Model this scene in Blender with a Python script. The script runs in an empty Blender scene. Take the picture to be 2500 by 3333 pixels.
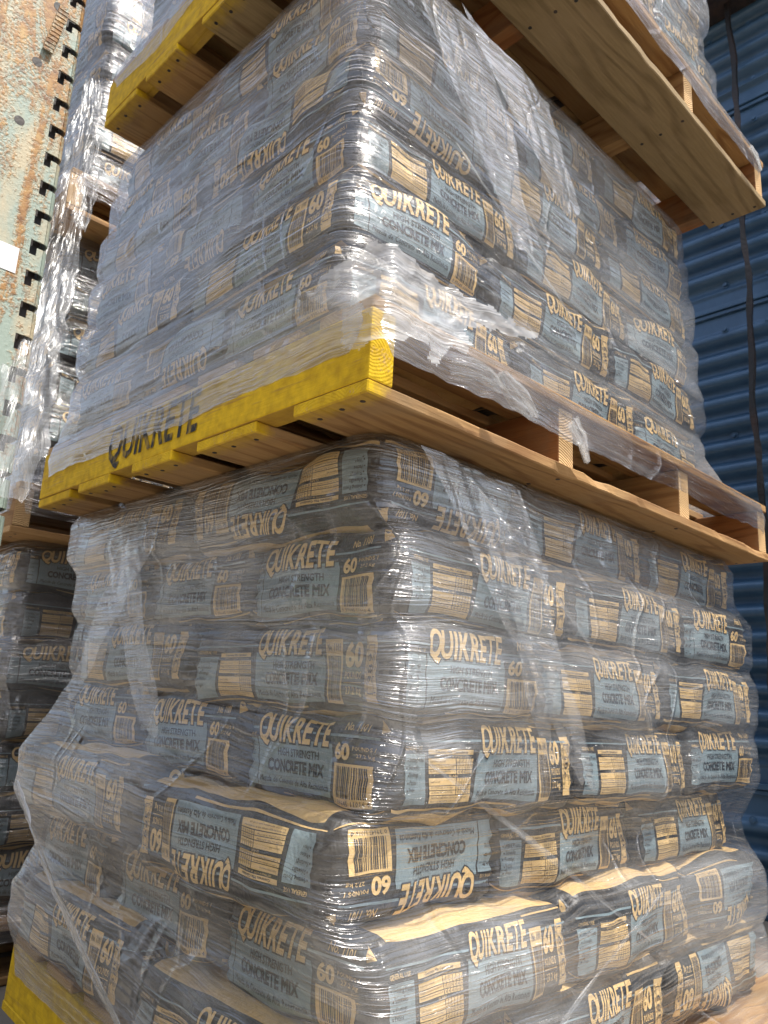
import bpy, bmesh, math, random
import numpy as np
from mathutils import Vector, Matrix, noise
random.seed(7)
R = math.radians
scene = bpy.context.scene
col = scene.collection

# ------------------------------------------------------------------ camera
cam_d = bpy.data.cameras.new('camera')
cam = bpy.data.objects.new('camera', cam_d); col.objects.link(cam); scene.camera = cam
yaw, pitch, roll = .8027, .2397, .0522
fw = Vector((-math.sin(yaw)*math.cos(pitch), math.cos(yaw)*math.cos(pitch), math.sin(pitch)))
rt = Vector((math.cos(yaw), math.sin(yaw), 0)); up = rt.cross(fw)
r2 = math.cos(roll)*rt + math.sin(roll)*up; u2 = -math.sin(roll)*rt + math.cos(roll)*up
M = Matrix((r2, u2, -fw)).transposed().to_4x4(); M.translation = Vector((.6623, -.6465, .4676))
cam.matrix_world = M
cam_d.sensor_fit = 'VERTICAL'; cam_d.sensor_height = 24.0
cam_d.lens = 2544.25/3333*24.0
cam_d.clip_start = .02; cam_d.clip_end = 400
cam_d.dof.use_dof = True; cam_d.dof.focus_distance = 1.0; cam_d.dof.aperture_fstop = 9.0

# ------------------------------------------------------------------ light
SUN = Vector((.33, .07, .90)).normalized()
world = bpy.data.worlds.new('World'); scene.world = world; world.use_nodes = True
wn = world.node_tree; wn.nodes.clear()
sky = wn.nodes.new('ShaderNodeTexSky'); sky.sky_type = 'NISHITA'; sky.sun_disc = False
sky.sun_elevation = math.asin(SUN.z); sky.sun_rotation = math.atan2(SUN.x, SUN.y)
sky.air_density = 1.0; sky.dust_density = 4.0; sky.ozone_density = .7
bg = wn.nodes.new('ShaderNodeBackground'); bg.inputs['Strength'].default_value = .15
wo = wn.nodes.new('ShaderNodeOutputWorld')
hs = wn.nodes.new('ShaderNodeHueSaturation'); hs.inputs['Saturation'].default_value = .66      # hazy, half clouded sky
wn.links.new(sky.outputs[0], hs.inputs['Color']); wn.links.new(hs.outputs[0], bg.inputs[0]); wn.links.new(bg.outputs[0], wo.inputs[0])
sd = bpy.data.lights.new('sun', 'SUN'); sd.energy = 3.7; sd.angle = R(.6); sd.color = (1, .95, .87)
so = bpy.data.objects.new('sun', sd); col.objects.link(so)
so.rotation_euler = SUN.to_track_quat('Z', 'Y').to_euler()
vs = scene.view_settings
vs.view_transform = 'Standard'; vs.look = 'None'; vs.exposure = .98; vs.gamma = 1
scene.cycles.max_bounces = 9; scene.cycles.transparent_max_bounces = 24
scene.cycles.diffuse_bounces = 3; scene.cycles.glossy_bounces = 3; scene.cycles.transmission_bounces = 3
scene.cycles.caustics_reflective = False; scene.cycles.caustics_refractive = False
scene.cycles.sample_clamp_indirect = 4

# ------------------------------------------------------------------ node helpers
class N:
    def __init__(s, name):
        s.m = bpy.data.materials.new(name); s.m.use_nodes = True
        s.t = s.m.node_tree; s.t.nodes.clear()
        s.out = s.t.nodes.new('ShaderNodeOutputMaterial')
    def n(s, typ, **kw):
        d = s.t.nodes.new('ShaderNode'+typ)
        ins = kw.pop('i', {})
        for k, v in kw.items(): setattr(d, k, v)
        for k, v in ins.items(): s.set(d.inputs[k], v)
        return d
    def set(s, sock, v):
        if isinstance(v, bpy.types.Node): v = v.outputs[0]
        if isinstance(v, bpy.types.NodeSocket): s.t.links.new(v, sock)
        else:
            if hasattr(sock.default_value, '__len__') and len(sock.default_value) == 4 and len(v) == 3: v = (*v, 1)
            sock.default_value = v
    def math(s, op, a, b=None, c=None, clamp=False):
        d = s.n('Math', operation=op, use_clamp=clamp); s.set(d.inputs[0], a)
        if b is not None: s.set(d.inputs[1], b)
        if c is not None: s.set(d.inputs[2], c)
        return d.outputs[0]
    def mapping(s, vec, scale=(1,1,1), loc=(0,0,0), rot=(0,0,0)):
        return s.n('Mapping', i={'Vector': vec, 'Scale': scale, 'Location': loc, 'Rotation': rot}).outputs[0]
    def noise(s, vec, scale, detail=3, rough=.55, dist=0):
        return s.n('TexNoise', i={'Vector': vec, 'Scale': scale, 'Detail': detail, 'Roughness': rough, 'Distortion': dist}).outputs[0]
    def ramp(s, f, pts):
        d = s.n('ValToRGB'); s.set(d.inputs[0], f); e = d.color_ramp.elements
        while len(e) < len(pts): e.new(.5)
        for k, (p, c) in enumerate(pts):
            e[k].position = p; e[k].color = (c, c, c, 1) if not hasattr(c, '__len__') else (*c[:3], 1)
        return d.outputs[0]
    def mixc(s, f, a, b, mode='MIX'):
        d = s.n('Mix', data_type='RGBA', blend_type=mode)
        s.set(d.inputs[0], f); s.set(d.inputs[6], a); s.set(d.inputs[7], b)
        return d.outputs[2]
    def mr(s, v, a, b, c=0, d=1):
        k = s.n('MapRange', i={0: v, 1: a, 2: b, 3: c, 4: d}); return k.outputs[0]
    def bsdf(s, color, rough=.6, bump=None, dist=.001, strength=1, **kw):
        b = s.n('BsdfPrincipled'); s.set(b.inputs['Base Color'], color); s.set(b.inputs['Roughness'], rough)
        for k, v in kw.items(): s.set(b.inputs[k.replace('_', ' ')], v)
        if bump is not None:
            q = s.n('Bump', i={'Height': bump, 'Distance': dist, 'Strength': strength}); s.set(b.inputs['Normal'], q)
        s.t.links.new(b.outputs[0], s.out.inputs[0]); return b

# ------------------------------------------------------------------ materials
def paper(name, color, var=.18, rough=.5):
    k = N(name); c = k.n('TexCoord').outputs['Object']
    info = k.n('ObjectInfo').outputs['Random']
    off = k.n('VectorMath', operation='ADD', i={0: c, 1: k.n('CombineXYZ', i={0: k.math('MULTIPLY', info, 37.), 1: k.math('MULTIPLY', info, 11.)})}).outputs[0]
    n1 = k.noise(off, 14, 4); n2 = k.noise(off, 260, 2); n3 = k.noise(k.mapping(off, (1, 1, .35)), 42, 3, dist=1.2)
    dust = k.mr(k.noise(off, 5, 5, .65), .42, .72, 0, .22)
    cc = k.mixc(dust, color, (.42, .39, .34))
    v = k.mr(k.math('ADD', n1, n2), .6, 1.4, 1-var, 1+var)
    cc = k.mixc(1., cc, k.n('CombineColor', i={0: v, 1: v, 2: v}), 'MULTIPLY')
    h = k.math('ADD', k.math('MULTIPLY', n3, 1.), k.math('MULTIPLY', n2, .12))
    k.bsdf(cc, rough, h, .006, .6); return k.m
M_BLACK = paper('black_paper', (.022, .0215, .022), rough=.42)
M_KRAFT = paper('kraft_paper', (.56, .37, .15), .12, .6)
M_BLUE = paper('blue_grey_print', (.215, .285, .31), .12, .45)
M_INK = paper('black_ink', (.016, .018, .023), .1, .45)
M_TAN = paper('tan_print', (.74, .50, .21), .1, .5)
BAGM = [M_BLACK, M_KRAFT, M_BLUE, M_INK, M_TAN]

def wood(name, axis, base=(.42, .25, .105), dark=(.21, .10, .038), paint=None):
    """paint: ('face') yellow everywhere, ('end', y) yellow overspray near the left ends"""
    k = N(name); tc = k.n('TexCoord').outputs['Object']; geo = k.n('NewGeometry')
    info = k.n('ObjectInfo').outputs['Random']
    off = k.n('VectorMath', operation='ADD', i={0: tc, 1: k.n('CombineXYZ', i={0: k.math('MULTIPLY', info, 3.7), 1: k.math('MULTIPLY', info, 2.3), 2: k.math('MULTIPLY', info, 5.1)})}).outputs[0]
    sc = (.06, 1, 1) if axis == 'X' else (1, .06, 1)
    w = k.mapping(off, sc)
    warp = k.noise(k.mapping(off, tuple(.35 if v == 1 else .12 for v in sc)), 5, 3)
    rings = k.math('SINE', k.math('ADD', k.math('MULTIPLY', warp, 75.), k.math('MULTIPLY', k.noise(w, 9, 2), 60.)))
    fine = k.noise(w, 260, 3)
    f = k.math('ADD', k.math('MULTIPLY', k.mr(rings, .2, 1, 0, 1), .55), k.math('MULTIPLY', k.mr(fine, .35, .7), .35))
    c1 = k.mixc(f, base, dark)
    tone = k.mr(k.math('FRACT', k.math('MULTIPLY', info, 17.3)), 0, 1, .72, 1.12)
    c1 = k.mixc(1., c1, k.n('CombineColor', i={0: tone, 1: tone, 2: tone}), 'MULTIPLY')
    # knots
    vor = k.n('TexVoronoi', i={'Vector': k.mapping(off, tuple(.45 if v != 1 else 1. for v in sc)), 'Scale': 5.5, 'Randomness': 1.})
    kn = k.mr(vor.outputs[0], .05, .1, 1, 0)
    c1 = k.mixc(k.math('MULTIPLY', kn, .75), c1, (.12, .05, .02))
    stain = k.mr(k.noise(off, 9, 4), .5, .75, 0, .5)
    c1 = k.mixc(stain, c1, (.30, .22, .13))
    # end grain
    nm = k.n('SeparateXYZ', i={0: geo.outputs['Normal']}); an = k.math('ABSOLUTE', nm.outputs[0 if axis == 'X' else 1])
    endm = k.mr(an, .7, .9)
    so_ = k.n('SeparateXYZ', i={0: off})
    o1 = so_.outputs[1 if axis == 'X' else 0]; o2 = so_.outputs[2]
    rad = k.math('SQRT', k.math('ADD', k.math('POWER', k.math('ADD', k.math('PINGPONG', o1, .05), .004), 2.), k.math('POWER', k.math('ADD', k.math('PINGPONG', o2, .07), .01), 2.)))
    er = k.math('SINE', k.math('ADD', k.math('MULTIPLY', rad, 1500.), k.math('MULTIPLY', k.noise(off, 22, 3), 11.)))
    ec = k.mixc(k.mr(er, -.2, 1, 0, .6), (.56, .37, .18), (.36, .20, .09))
    c1 = k.mixc(endm, c1, ec)
    h = k.math('ADD', k.math('ADD', k.math('MULTIPLY', fine, .6), k.math('MULTIPLY', rings, .1)), k.math('MULTIPLY', k.math('MULTIPLY', er, endm), .12 if paint else .3))
    rough = .75
    if paint:
        ycol = k.mixc(k.mr(k.noise(off, 60, 4), .35, .75), (.76, .50, .014), (.50, .30, .012))
        ycol = k.mixc(k.mr(k.math('ADD', fine, k.noise(w, 30, 3)), 1.12, 1.3, 0, .6), ycol, c1)
        if paint == 'face':
            fac = 1.
            inner = k.mr(nm.outputs[1], .3, .8)         # the inner side stayed bare
            und = k.mr(nm.outputs[2], -.95, -.6, .55, 0)
            fac = k.math('SUBTRACT', k.math('SUBTRACT', 1., inner), und, clamp=True)
        else:
            yv = k.n('SeparateXYZ', i={0: tc}).outputs[1]
            d = k.math('SUBTRACT', k.math('MULTIPLY', k.noise(off, 70, 3), .035), yv)
            fac = k.mr(d, -.018, .008)
            fac = k.math('MULTIPLY', fac, k.mr(nm.outputs[2], -.9, -.5, .45, 1))
        c1 = k.mixc(fac, c1, ycol)
    k.bsdf(c1, rough, h, .0016, .9, Specular_IOR_Level=.25); return k.m
W_X = wood('pine_along_length', 'X'); W_XP = wood('pine_painted_yellow', 'X', paint='face')
W_Y = wood('pine_board', 'Y', paint='end'); W_YO = wood('pine_board_old', 'Y', (.33, .24, .125), (.17, .115, .055), paint='end')
W_YB = wood('pine_deck', 'Y'); W_Y2 = wood('red_pine_stringer', 'X', (.36, .155, .055), (.19, .07, .024))

def film_mat(name, base=.2, streak=.5, tint=(.80, .82, .84), ang=0., crease=.6, gloss=.12, patch=.35, dens=.27, loose=False, gaps=(), milk=()):
    k = N(name); uv = k.n('UVMap', uv_map='wrap').outputs[0]
    big0 = k.n('TexNoise', i={'Vector': uv, 'Scale': 3.3, 'Detail': 2., 'Roughness': .6})
    wob = big0.outputs[0]
    sep = k.n('SeparateXYZ', i={0: uv})
    uu = sep.outputs[0]; vv = k.math('ADD', sep.outputs[1], k.math('MULTIPLY', wob, .045))
    p = k.n('CombineXYZ', i={0: uu, 1: vv}).outputs[0]
    def st(angle, su, sv, seed, lo, hi):
        return k.mr(k.noise(k.mapping(p, (su, sv, 1), (seed, seed*.7, seed), (0, 0, R(angle))), 1, 2, .6), lo, hi)
    s1 = st(ang, 7, 300, 1., .52, .72); s2 = st(ang+8, 4, 150, 5., .54, .76); s4 = st(ang+24, 1.6, 130, 13., .58, .74); s5 = st(ang-30, 1.6, 150, 17., .59, .75)
    S = k.math('ADD', k.math('ADD', k.math('MULTIPLY', s1, .9), k.math('MULTIPLY', s2, .8)), k.math('ADD', k.math('MULTIPLY', s4, .9), k.math('MULTIPLY', s5, .9)))
    def band(angle, width, seed, amt):
        q = k.n('SeparateXYZ', i={0: k.mapping(p, (1, 1, 1), (seed, seed*1.3, 0), (0, 0, R(angle)))}).outputs[1]
        fr = k.math('FRACT', k.math('DIVIDE', q, width))
        return k.mr(fr, .0, .75, amt, 0)
    B = k.math('ADD', band(ang+5, .31, .11, .34), k.math('ADD', band(ang-14, .47, .05, .34), band(ang+26, .83, .31, .30)))
    big = k.mr(k.n('SeparateColor', i={0: big0.outputs[1]}).outputs[1], .36, .64, -patch, patch)
    v1 = k.n('TexVoronoi', feature='DISTANCE_TO_EDGE', i={'Vector': k.mapping(k.n('VectorMath', operation='ADD', i={0: p, 1: k.n('VectorMath', operation='SCALE', i={0: big0.outputs[1], 'Scale': .35}).outputs[0]}).outputs[0], (8, 3.2, 1), (0, 0, 0), (0, 0, R(ang+25))), 'Scale': 1.0}).outputs[0]
    cm = k.mr(k.n('SeparateColor', i={0: big0.outputs[1]}).outputs[2], .50, .62)
    fold = k.math('MULTIPLY', k.mr(v1, 0, .02, 1, 0), cm)
    A = k.math('ADD', k.math('ADD', k.math('MULTIPLY', S, streak), base), k.math('ADD', k.math('ADD', B, big), k.math('MULTIPLY', fold, crease)))  # film streaks and creases, with their bright highlights painted as extra opacity
    for s0, z0, rs_, rz_, am in milk:      # soft zones of bright haze painted into the film's opacity
        e = k.math('ADD', k.math('POWER', k.math('ABSOLUTE', k.math('DIVIDE', k.math('SUBTRACT', uu, s0), rs_)), 2.), k.math('POWER', k.math('ABSOLUTE', k.math('DIVIDE', k.math('SUBTRACT', sep.outputs[1], z0), rz_)), 2.))
        A = k.math('ADD', A, k.math('MULTIPLY', k.mr(k.math('ADD', e, k.math('MULTIPLY', wob, .8)), .5, 1.6, 1, 0), k.math('MULTIPLY', k.math('ADD', k.math('MULTIPLY', S, .6), .6), am)))
    for s0, s1, zc, sl, hw in gaps:      # thinner places between the turns of the wrap
        d = k.math('ABSOLUTE', k.math('SUBTRACT', vv, k.math('ADD', k.math('MULTIPLY', uu, sl), zc+.022)))
        g = k.math('MULTIPLY', k.mr(d, hw*.75, hw*1.15, 1, 0), k.math('MULTIPLY', k.mr(uu, s0, s0+.05), k.mr(uu, s1, s1+.05, 1, 0)))
        A = k.math('MULTIPLY', A, k.math('SUBTRACT', 1., k.math('MULTIPLY', g, .72)))
    A = k.math('MINIMUM', k.math('MAXIMUM', A, .02), 1.)
    H = k.math('ADD', k.math('MULTIPLY', S, .8), k.math('MULTIPLY', k.math('MULTIPLY', k.mr(v1, 0, .05, 1, 0), cm), 1.0))
    bump = k.n('Bump', i={'Height': H, 'Distance': .0030 if not loose else .0015, 'Strength': .8})
    tr = k.n('BsdfTransparent', i={'Color': (.96, .965, .97)})
    df = k.n('BsdfDiffuse', i={'Color': tint, 'Normal': bump}); tl = k.n('BsdfTranslucent', i={'Color': tint})
    dm = k.n('MixShader', i={0: .4, 1: df, 2: tl})
    m1 = k.n('MixShader', i={0: k.math('MULTIPLY', A, dens), 1: tr, 2: dm})
    gl = k.n('BsdfGlossy', i={'Color': (1, 1, 1), 'Roughness': gloss, 'Normal': bump})
    lw = k.n('LayerWeight', i={'Blend': .5, 'Normal': bump}).outputs['Facing']
    fr = k.math('MULTIPLY_ADD', k.math('POWER', lw, 4.), .22 if loose else .7, .018 if loose else .085)
    gf = k.math('ADD', fr, k.math('MULTIPLY', A, .03 if loose else .10), clamp=True)
    m2 = k.n('MixShader', i={0: gf, 1: m1, 2: gl})
    k.t.links.new(m2.outputs[0], k.out.inputs[0]); return k.m

# ------------------------------------------------------------------ mesh helpers
def tag(o, label=None, cat=None, group=None, kind=None):
    if label: o['label'] = label
    if cat: o['category'] = cat
    if group: o['group'] = group
    if kind: o['kind'] = kind
    return o
def link(name, mesh, parent=None):
    o = bpy.data.objects.new(name, mesh); col.objects.link(o)
    if parent: o.parent = parent
    return o
def empty(name, loc=(0, 0, 0)):
    o = bpy.data.objects.new(name, None); col.objects.link(o); o.location = loc; o.empty_display_size = .1; return o
def mk(name, V, F, mats, parent=None, mi=None, smooth=False, uvs=None):
    me = bpy.data.meshes.new(name); me.from_pydata([tuple(v) for v in V], [], F)
    for m in (mats if isinstance(mats, list) else [mats]): me.materials.append(m)
    if mi is not None: me.polygons.foreach_set('material_index', mi)
    me.polygons.foreach_set('use_smooth', [smooth]*len(F))
    if uvs is not None:
        l = me.uv_layers.new(name='wrap'); vi = np.zeros(len(me.loops), 'i'); me.loops.foreach_get('vertex_index', vi)
        l.data.foreach_set('uv', np.asarray(uvs, 'f')[vi].ravel())
    me.update(); return link(name, me, parent)
def bm_obj(name, bm, mats, parent=None, smooth=False):
    me = bpy.data.meshes.new(name); bm.normal_update(); bm.to_mesh(me); bm.free()
    for m in (mats if isinstance(mats, list) else [mats]): me.materials.append(m)
    if smooth: me.polygons.foreach_set('use_smooth', [True]*len(me.polygons))
    return link(name, me, parent)
def box(bm, lo, hi, bev=0, seg=1, jit=0):
    c = [(a+b)/2 for a, b in zip(lo, hi)]; s = [b-a for a, b in zip(lo, hi)]
    r = bmesh.ops.create_cube(bm, size=1, matrix=Matrix.Translation(c) @ Matrix.Diagonal((*s, 1)))
    vs_ = r['verts']
    if bev:
        es = list({e for v in vs_ for e in v.link_edges})
        bmesh.ops.bevel(bm, geom=es, offset=bev, segments=seg, affect='EDGES', profile=.6)
    return vs_
def tube(bm, pts, rad, seg=10, caps=True, flat=1.):
    pts = [Vector(p) for p in pts]; rings = []
    for i, p in enumerate(pts):
        d = (pts[min(i+1, len(pts)-1)]-pts[max(i-1, 0)]).normalized()
        a = d.orthogonal().normalized() if i == 0 else (pa - d*pa.dot(d)).normalized()
        pa = a; b = d.cross(a); r = rad[i] if hasattr(rad, '__len__') else rad
        rings.append([bm.verts.new(p+a*r*math.cos(t*2*math.pi/seg)+b*r*flat*math.sin(t*2*math.pi/seg)) for t in range(seg)])
    for q, w in zip(rings, rings[1:]):
        for t in range(seg): bm.faces.new((q[t], q[(t+1) % seg], w[(t+1) % seg], w[t]))
    if caps: bm.faces.new(rings[0][::-1]); bm.faces.new(rings[-1])

# ------------------------------------------------------------------ text
_tc = {}
def text_geo(s, x0, x1, y0, y1, shear=0, bold=0, spacing=1., res=2):
    key = (s, shear, round(bold, 4), spacing, res)
    if key not in _tc:
        c = bpy.data.curves.new('t', 'FONT'); c.body = s; c.shear = shear; c.space_character = spacing
        c.resolution_u = res; o = bpy.data.objects.new('t', c); col.objects.link(o)
        me = bpy.data.meshes.new_from_object(o)
        V = np.array([v.co[:2] for v in me.vertices]); F = [tuple(p.vertices) for p in me.polygons]
        bpy.data.objects.remove(o); bpy.data.curves.remove(c); bpy.data.meshes.remove(me)
        if bold:        # thicken the strokes: push the outline outwards
            cnt = {}; G = []
            for f in F:
                a = sum(V[f[i]][0]*V[f[(i+1) % len(f)]][1]-V[f[(i+1) % len(f)]][0]*V[f[i]][1] for i in range(len(f)))
                g = f if a > 0 else f[::-1]; G.append(g)
                for i in range(len(g)): cnt[(g[i], g[(i+1) % len(g)])] = 1
            nn = [[] for _ in V]
            for (a, b) in cnt:
                if (b, a) not in cnt:
                    d = V[b]-V[a]; l = math.hypot(*d)
                    if l > 1e-6: q = (d[1]/l, -d[0]/l); nn[a].append(q); nn[b].append(q)
            V2 = V.copy()
            for i, q in enumerate(nn):
                if q:
                    m_ = np.mean(q, 0); l = math.hypot(*m_)
                    if l > 1e-3: V2[i] = V[i]+m_/l*bold/max(l, .62)
            V = V2; F = G
        _tc[key] = (V, F)
    V, F = _tc[key]; lo = V.min(0); hi = V.max(0)
    W = (V-lo)/(hi-lo)*np.array([x1-x0, y1-y0])+np.array([x0, y0])
    return W, F

# flat artwork: list of (verts2d, faces, layer, material index); u,v in 0..1
class Art:
    def __init__(s): s.items = []
    def rect(s, x0, x1, y0, y1, lay, mi): s.items.append((np.array([(x0, y0), (x1, y0), (x1, y1), (x0, y1)]), [(0, 1, 2, 3)], lay, mi))
    def poly(s, pts, lay, mi): s.items.append((np.array(pts), [tuple(range(len(pts)))], lay, mi))
    def text(s, t, x0, x1, y0, y1, lay, mi, **k):
        V, F = text_geo(t, x0, x1, y0, y1, **k); s.items.append((V, F, lay, mi))
    def rot(s, t, x0, x1, y0, y1, lay, mi, **k):     # text running upwards
        V, F = text_geo(t, 0, 1, 0, 1, **k)
        s.items.append((np.stack([x1-V[:, 1]*(x1-x0), y0+V[:, 0]*(y1-y0)], 1), F, lay, mi))
BK, KR, BL, IN, TA = range(5)
def brand(a, x0, x1, y0, y1):
    w = x1-x0; h = y1-y0
    for lay, mi, bo, g in ((2, IN, .085, .006), (3, TA, .03, 0)):
        a.text('Q', x0-g, x0+w*.158+g, y0-h*.17-g*3, y1+h*.03+g*3, lay, mi, shear=.2, bold=bo, res=4)
        a.text('UIKRETE', x0+w*.146-g, x1+g, y0-g*3, y1+g*3-h*.02, lay+(.3 if mi == IN else .4), mi, shear=.2, bold=bo, spacing=1.07, res=3)
def barcode(a, x0, x1, y0, y1, no=False, digits=True):
    a.rect(x0, x1, y0, y1, 2, TA); rr = random.Random(3); x = x0+(x1-x0)*.1; e = x1-(x1-x0)*.1; lo = y0+(y1-y0)*(.2 if digits else .06)
    hi = y1-(y1-y0)*(.26 if no else .07)
    while x < e:
        w = (x1-x0)*rr.choice((.012, .022, .034)); a.rect(x, min(x+w, e), lo, hi, 3, IN); x += w+(x1-x0)*rr.choice((.014, .024, .03))
    if digits: a.text('0 39645 11016 4', x0+(x1-x0)*.05, x1-(x1-x0)*.05, y0+(y1-y0)*.05, y0+(y1-y0)*.16, 3, IN, res=1)
    if no: a.text('No. 1101', x0+(x1-x0)*.12, x1-(x1-x0)*.1, y1-(y1-y0)*.19, y1-(y1-y0)*.06, 3, IN, shear=.2, bold=.02, res=1)
def general(a, x0, x1, y0, y1, line=True):
    a.text('GENERAL USE', x0, x0+(x1-x0)*.88, y1+.035, y1+.075, 3, TA, res=1)
    a.rect(x0, x1, y0, y1, 1, BL)
    H = y1-y0
    for i, t in enumerate(('Setting Posts', 'Sidewalks', 'Footings', 'Patios', 'Steps')):
        yy = y1-H*(.16+.145*i); L = len(t)/13
        a.rect(x0+(x1-x0)*.08, x0+(x1-x0)*.13, yy+.008, yy+.026, 3, IN)
        a.text(t, x0+(x1-x0)*.18, x0+(x1-x0)*(.18+.76*L), yy-.012 if t in ('Setting Posts', 'Footings') else yy, yy+.046, 3, IN, res=1, bold=.012)
def calc(a, x0, x1, y0, y1):
    W = x1-x0; H = y1-y0; X = lambda f: x0+W*f; Y = lambda f: y0+H*f
    a.rect(X(.0), X(.93), Y(.90), Y(1.), 2, TA); a.text('Concrete Mix Calculator', X(.14), X(.8), Y(.92), Y(.98), 3, IN, res=1, bold=.02)
    a.text('SETTING POSTS (# of bags per hole)', X(.12), X(.88), Y(.835), Y(.88), 3, TA, res=1)
    rows = [(.70, .82, 'Depth of Hole in Inches (m)', '18 24 30 36 42 48'), (.61, .685, 'Post Dia. 3 in (75 mm) / Hole Dia. 8 in', '2 2 3 3 4 4'), (.52, .595, 'Post Dia. 4 in (100 mm) / Hole Dia. 12 in', '3 4 4 5 6 7'),
            (.30, .44, 'Square Feet (m2)', '2 5 10 25 50 100'), (.21, .285, '4 in (100 mm) Thick - # of 60 lb bags', '2 4 8 19 38 75'), (.12, .195, '6 in (150 mm) Thick - # of 60 lb bags', '3 6 12 28 56 112')]
    a.text('SLABS', X(.42), X(.6), Y(.455), Y(.505), 3, TA, res=1)
    for b, t, s, nums in rows:
        a.rect(X(0), X(.56), Y(b), Y(t), 2, TA); h = t-b
        L = min(1, len(s)/40)
        a.text(s, X(.03), X(.03+.5*L), Y(b+h*.3), Y(b+h*.3+.045), 3, IN, res=1)
        for j, q in enumerate(nums.split()):
            xa = .575+.064*j; a.rect(X(xa), X(xa+.054), Y(b), Y(t), 2, TA)
            a.text(q, X(xa+.012), X(xa+.042), Y(b+h*.25), Y(b+h*.25+.042), 3, IN, res=1)
    a.rect(X(0), X(.955), Y(-.04), Y(.105), 2, TA)
    a.text('All yields are approximate and do not allow for waste', X(.03), X(.86), Y(.045), Y(.085), 3, IN, res=1)
    a.text('Based on an approximate yield of 0.45 cu ft', X(.03), X(.7), Y(-.015), Y(.025), 3, IN, res=1)
LONG = Art(); A = LONG
A.rect(.045, .985, .735, .755, 1, BL)
general(A, .055, .15, .13, .62)
calc(A, .165, .365, .165, .665)
A.poly([(.372, .13), (.385, .66), (.69, .66), (.705, .60), (.70, .13)], 1, BL)
brand(A, .395, .70, .625, .90)
A.text('HIGH STRENGTH', .475, .655, .475, .56, 2, IN, bold=.02)
A.text('CONCRETE MIX', .43, .67, .30, .44, 2, IN, bold=.05)
A.text('Mezcla de Concreto de Alta Resistencia', .39, .685, .185, .25, 2, IN, shear=.2, bold=.015, res=1)
barcode(A, .715, .785, .13, .78, no=True, digits=False)
A.text('60', .795, .866, .49, .76, 2, TA, bold=.04, res=4)
A.text('POUNDS', .797, .864, .375, .45, 2, TA, bold=.015); A.rect(.795, .867, .335, .343, 2, TA)
A.text('27.2 kg', .802, .864, .21, .30, 2, TA, bold=.01)
A.rect(.880, .926, .16, .80, 2, TA)
for q in ((.891, .916, .24, .25), (.891, .916, .71, .72), (.891, .8925, .24, .72), (.9145, .916, .24, .72)): A.rect(*q, 3, IN)
A.rot('389', .8945, .9125, .33, .63, 3, IN, bold=.01); A.rot('15 X 16 X 4.5', .882, .889, .22, .75, 3, IN, res=1); A.rot('1101-60WX', .918, .925, .25, .72, 3, IN, res=1)
A.rect(.01, .62, .035, .075, 1, KR); A.rect(.70, .93, .93, .96, 1, KR)
END = Art(); A = END
A.rect(.02, .93, .735, .757, 1, BL)
A.text('GENERAL USE', .035, .115, .665, .70, 3, TA, res=1)
A.rect(.035, .125, .13, .64, 1, BL)
for i, t in enumerate(('Setting Posts', 'Sidewalks', 'Footings', 'Patios', 'Steps')):
    A.text(t, .045, .045+.072*len(t)/13, .53-.08*i, .57-.08*i, 3, IN, res=1)
A.poly([(.13, .13), (.135, .66), (.655, .66), (.665, .58), (.655, .13)], 1, BL)
brand(A, .145, .64, .62, .91)
A.text('HIGH STRENGTH', .27, .56, .475, .56, 2, IN, bold=.02)
A.text('CONCRETE MIX', .20, .60, .30, .44, 2, IN, bold=.05)
A.text('Mezcla de Concreto de Alta Resistencia', .15, .64, .185, .25, 2, IN, shear=.2, bold=.015, res=1)
A.text('No. 1101', .74, .885, .79, .875, 2, TA, shear=.2, bold=.02)
A.text('60', .69, .785, .52, .69, 2, TA, bold=.04, res=4)
A.text('POUNDS /', .80, .92, .62, .66, 2, TA, bold=.01, res=1); A.text('27.2 kg', .82, .91, .54, .59, 2, TA, res=1)
barcode(A, .685, .905, .10, .485)
A.poly([(.93, 1.02), (.94, .80), (1.0, .86)], 2, KR); A.rect(.3, .97, .02, .05, 1, KR)

def cut_art(art, fx, fy):
    """-> (verts Nx3 (u,v,layer), faces, mats), diced so that it can follow a curved bag"""
    bm = bmesh.new(); 
    for V, F, lay, mi in art.items:
        vs_ = [bm.verts.new((x, y, lay)) for x, y in V]
        for f in F:
            try: g = bm.faces.new([vs_[i] for i in f]); g.material_index = mi
            except ValueError: pass
    for f in bm.faces:
        if f.normal.z < 0: pass
    for i in range(1, fx): bmesh.ops.bisect_plane(bm, geom=bm.verts[:]+bm.edges[:]+bm.faces[:], plane_co=(i/fx, 0, 0), plane_no=(1, 0, 0))
    for i in range(1, fy): bmesh.ops.bisect_plane(bm, geom=bm.verts[:]+bm.edges[:]+bm.faces[:], plane_co=(0, i/fy, 0), plane_no=(0, 1, 0))
    bm.verts.index_update(); bm.normal_update()
    V = np.array([v.co[:] for v in bm.verts]); F = []; Mi = []
    for f in bm.faces:
        if f.calc_area() < 1e-10: continue
        idx = [v.index for v in f.verts]
        if f.normal.z < 0: idx = idx[::-1]
        F.append(idx); Mi.append(f.material_index)
    bm.free(); return V, F, Mi
LV = cut_art(LONG, 44, 14); EV = cut_art(END, 30, 14)

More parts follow.
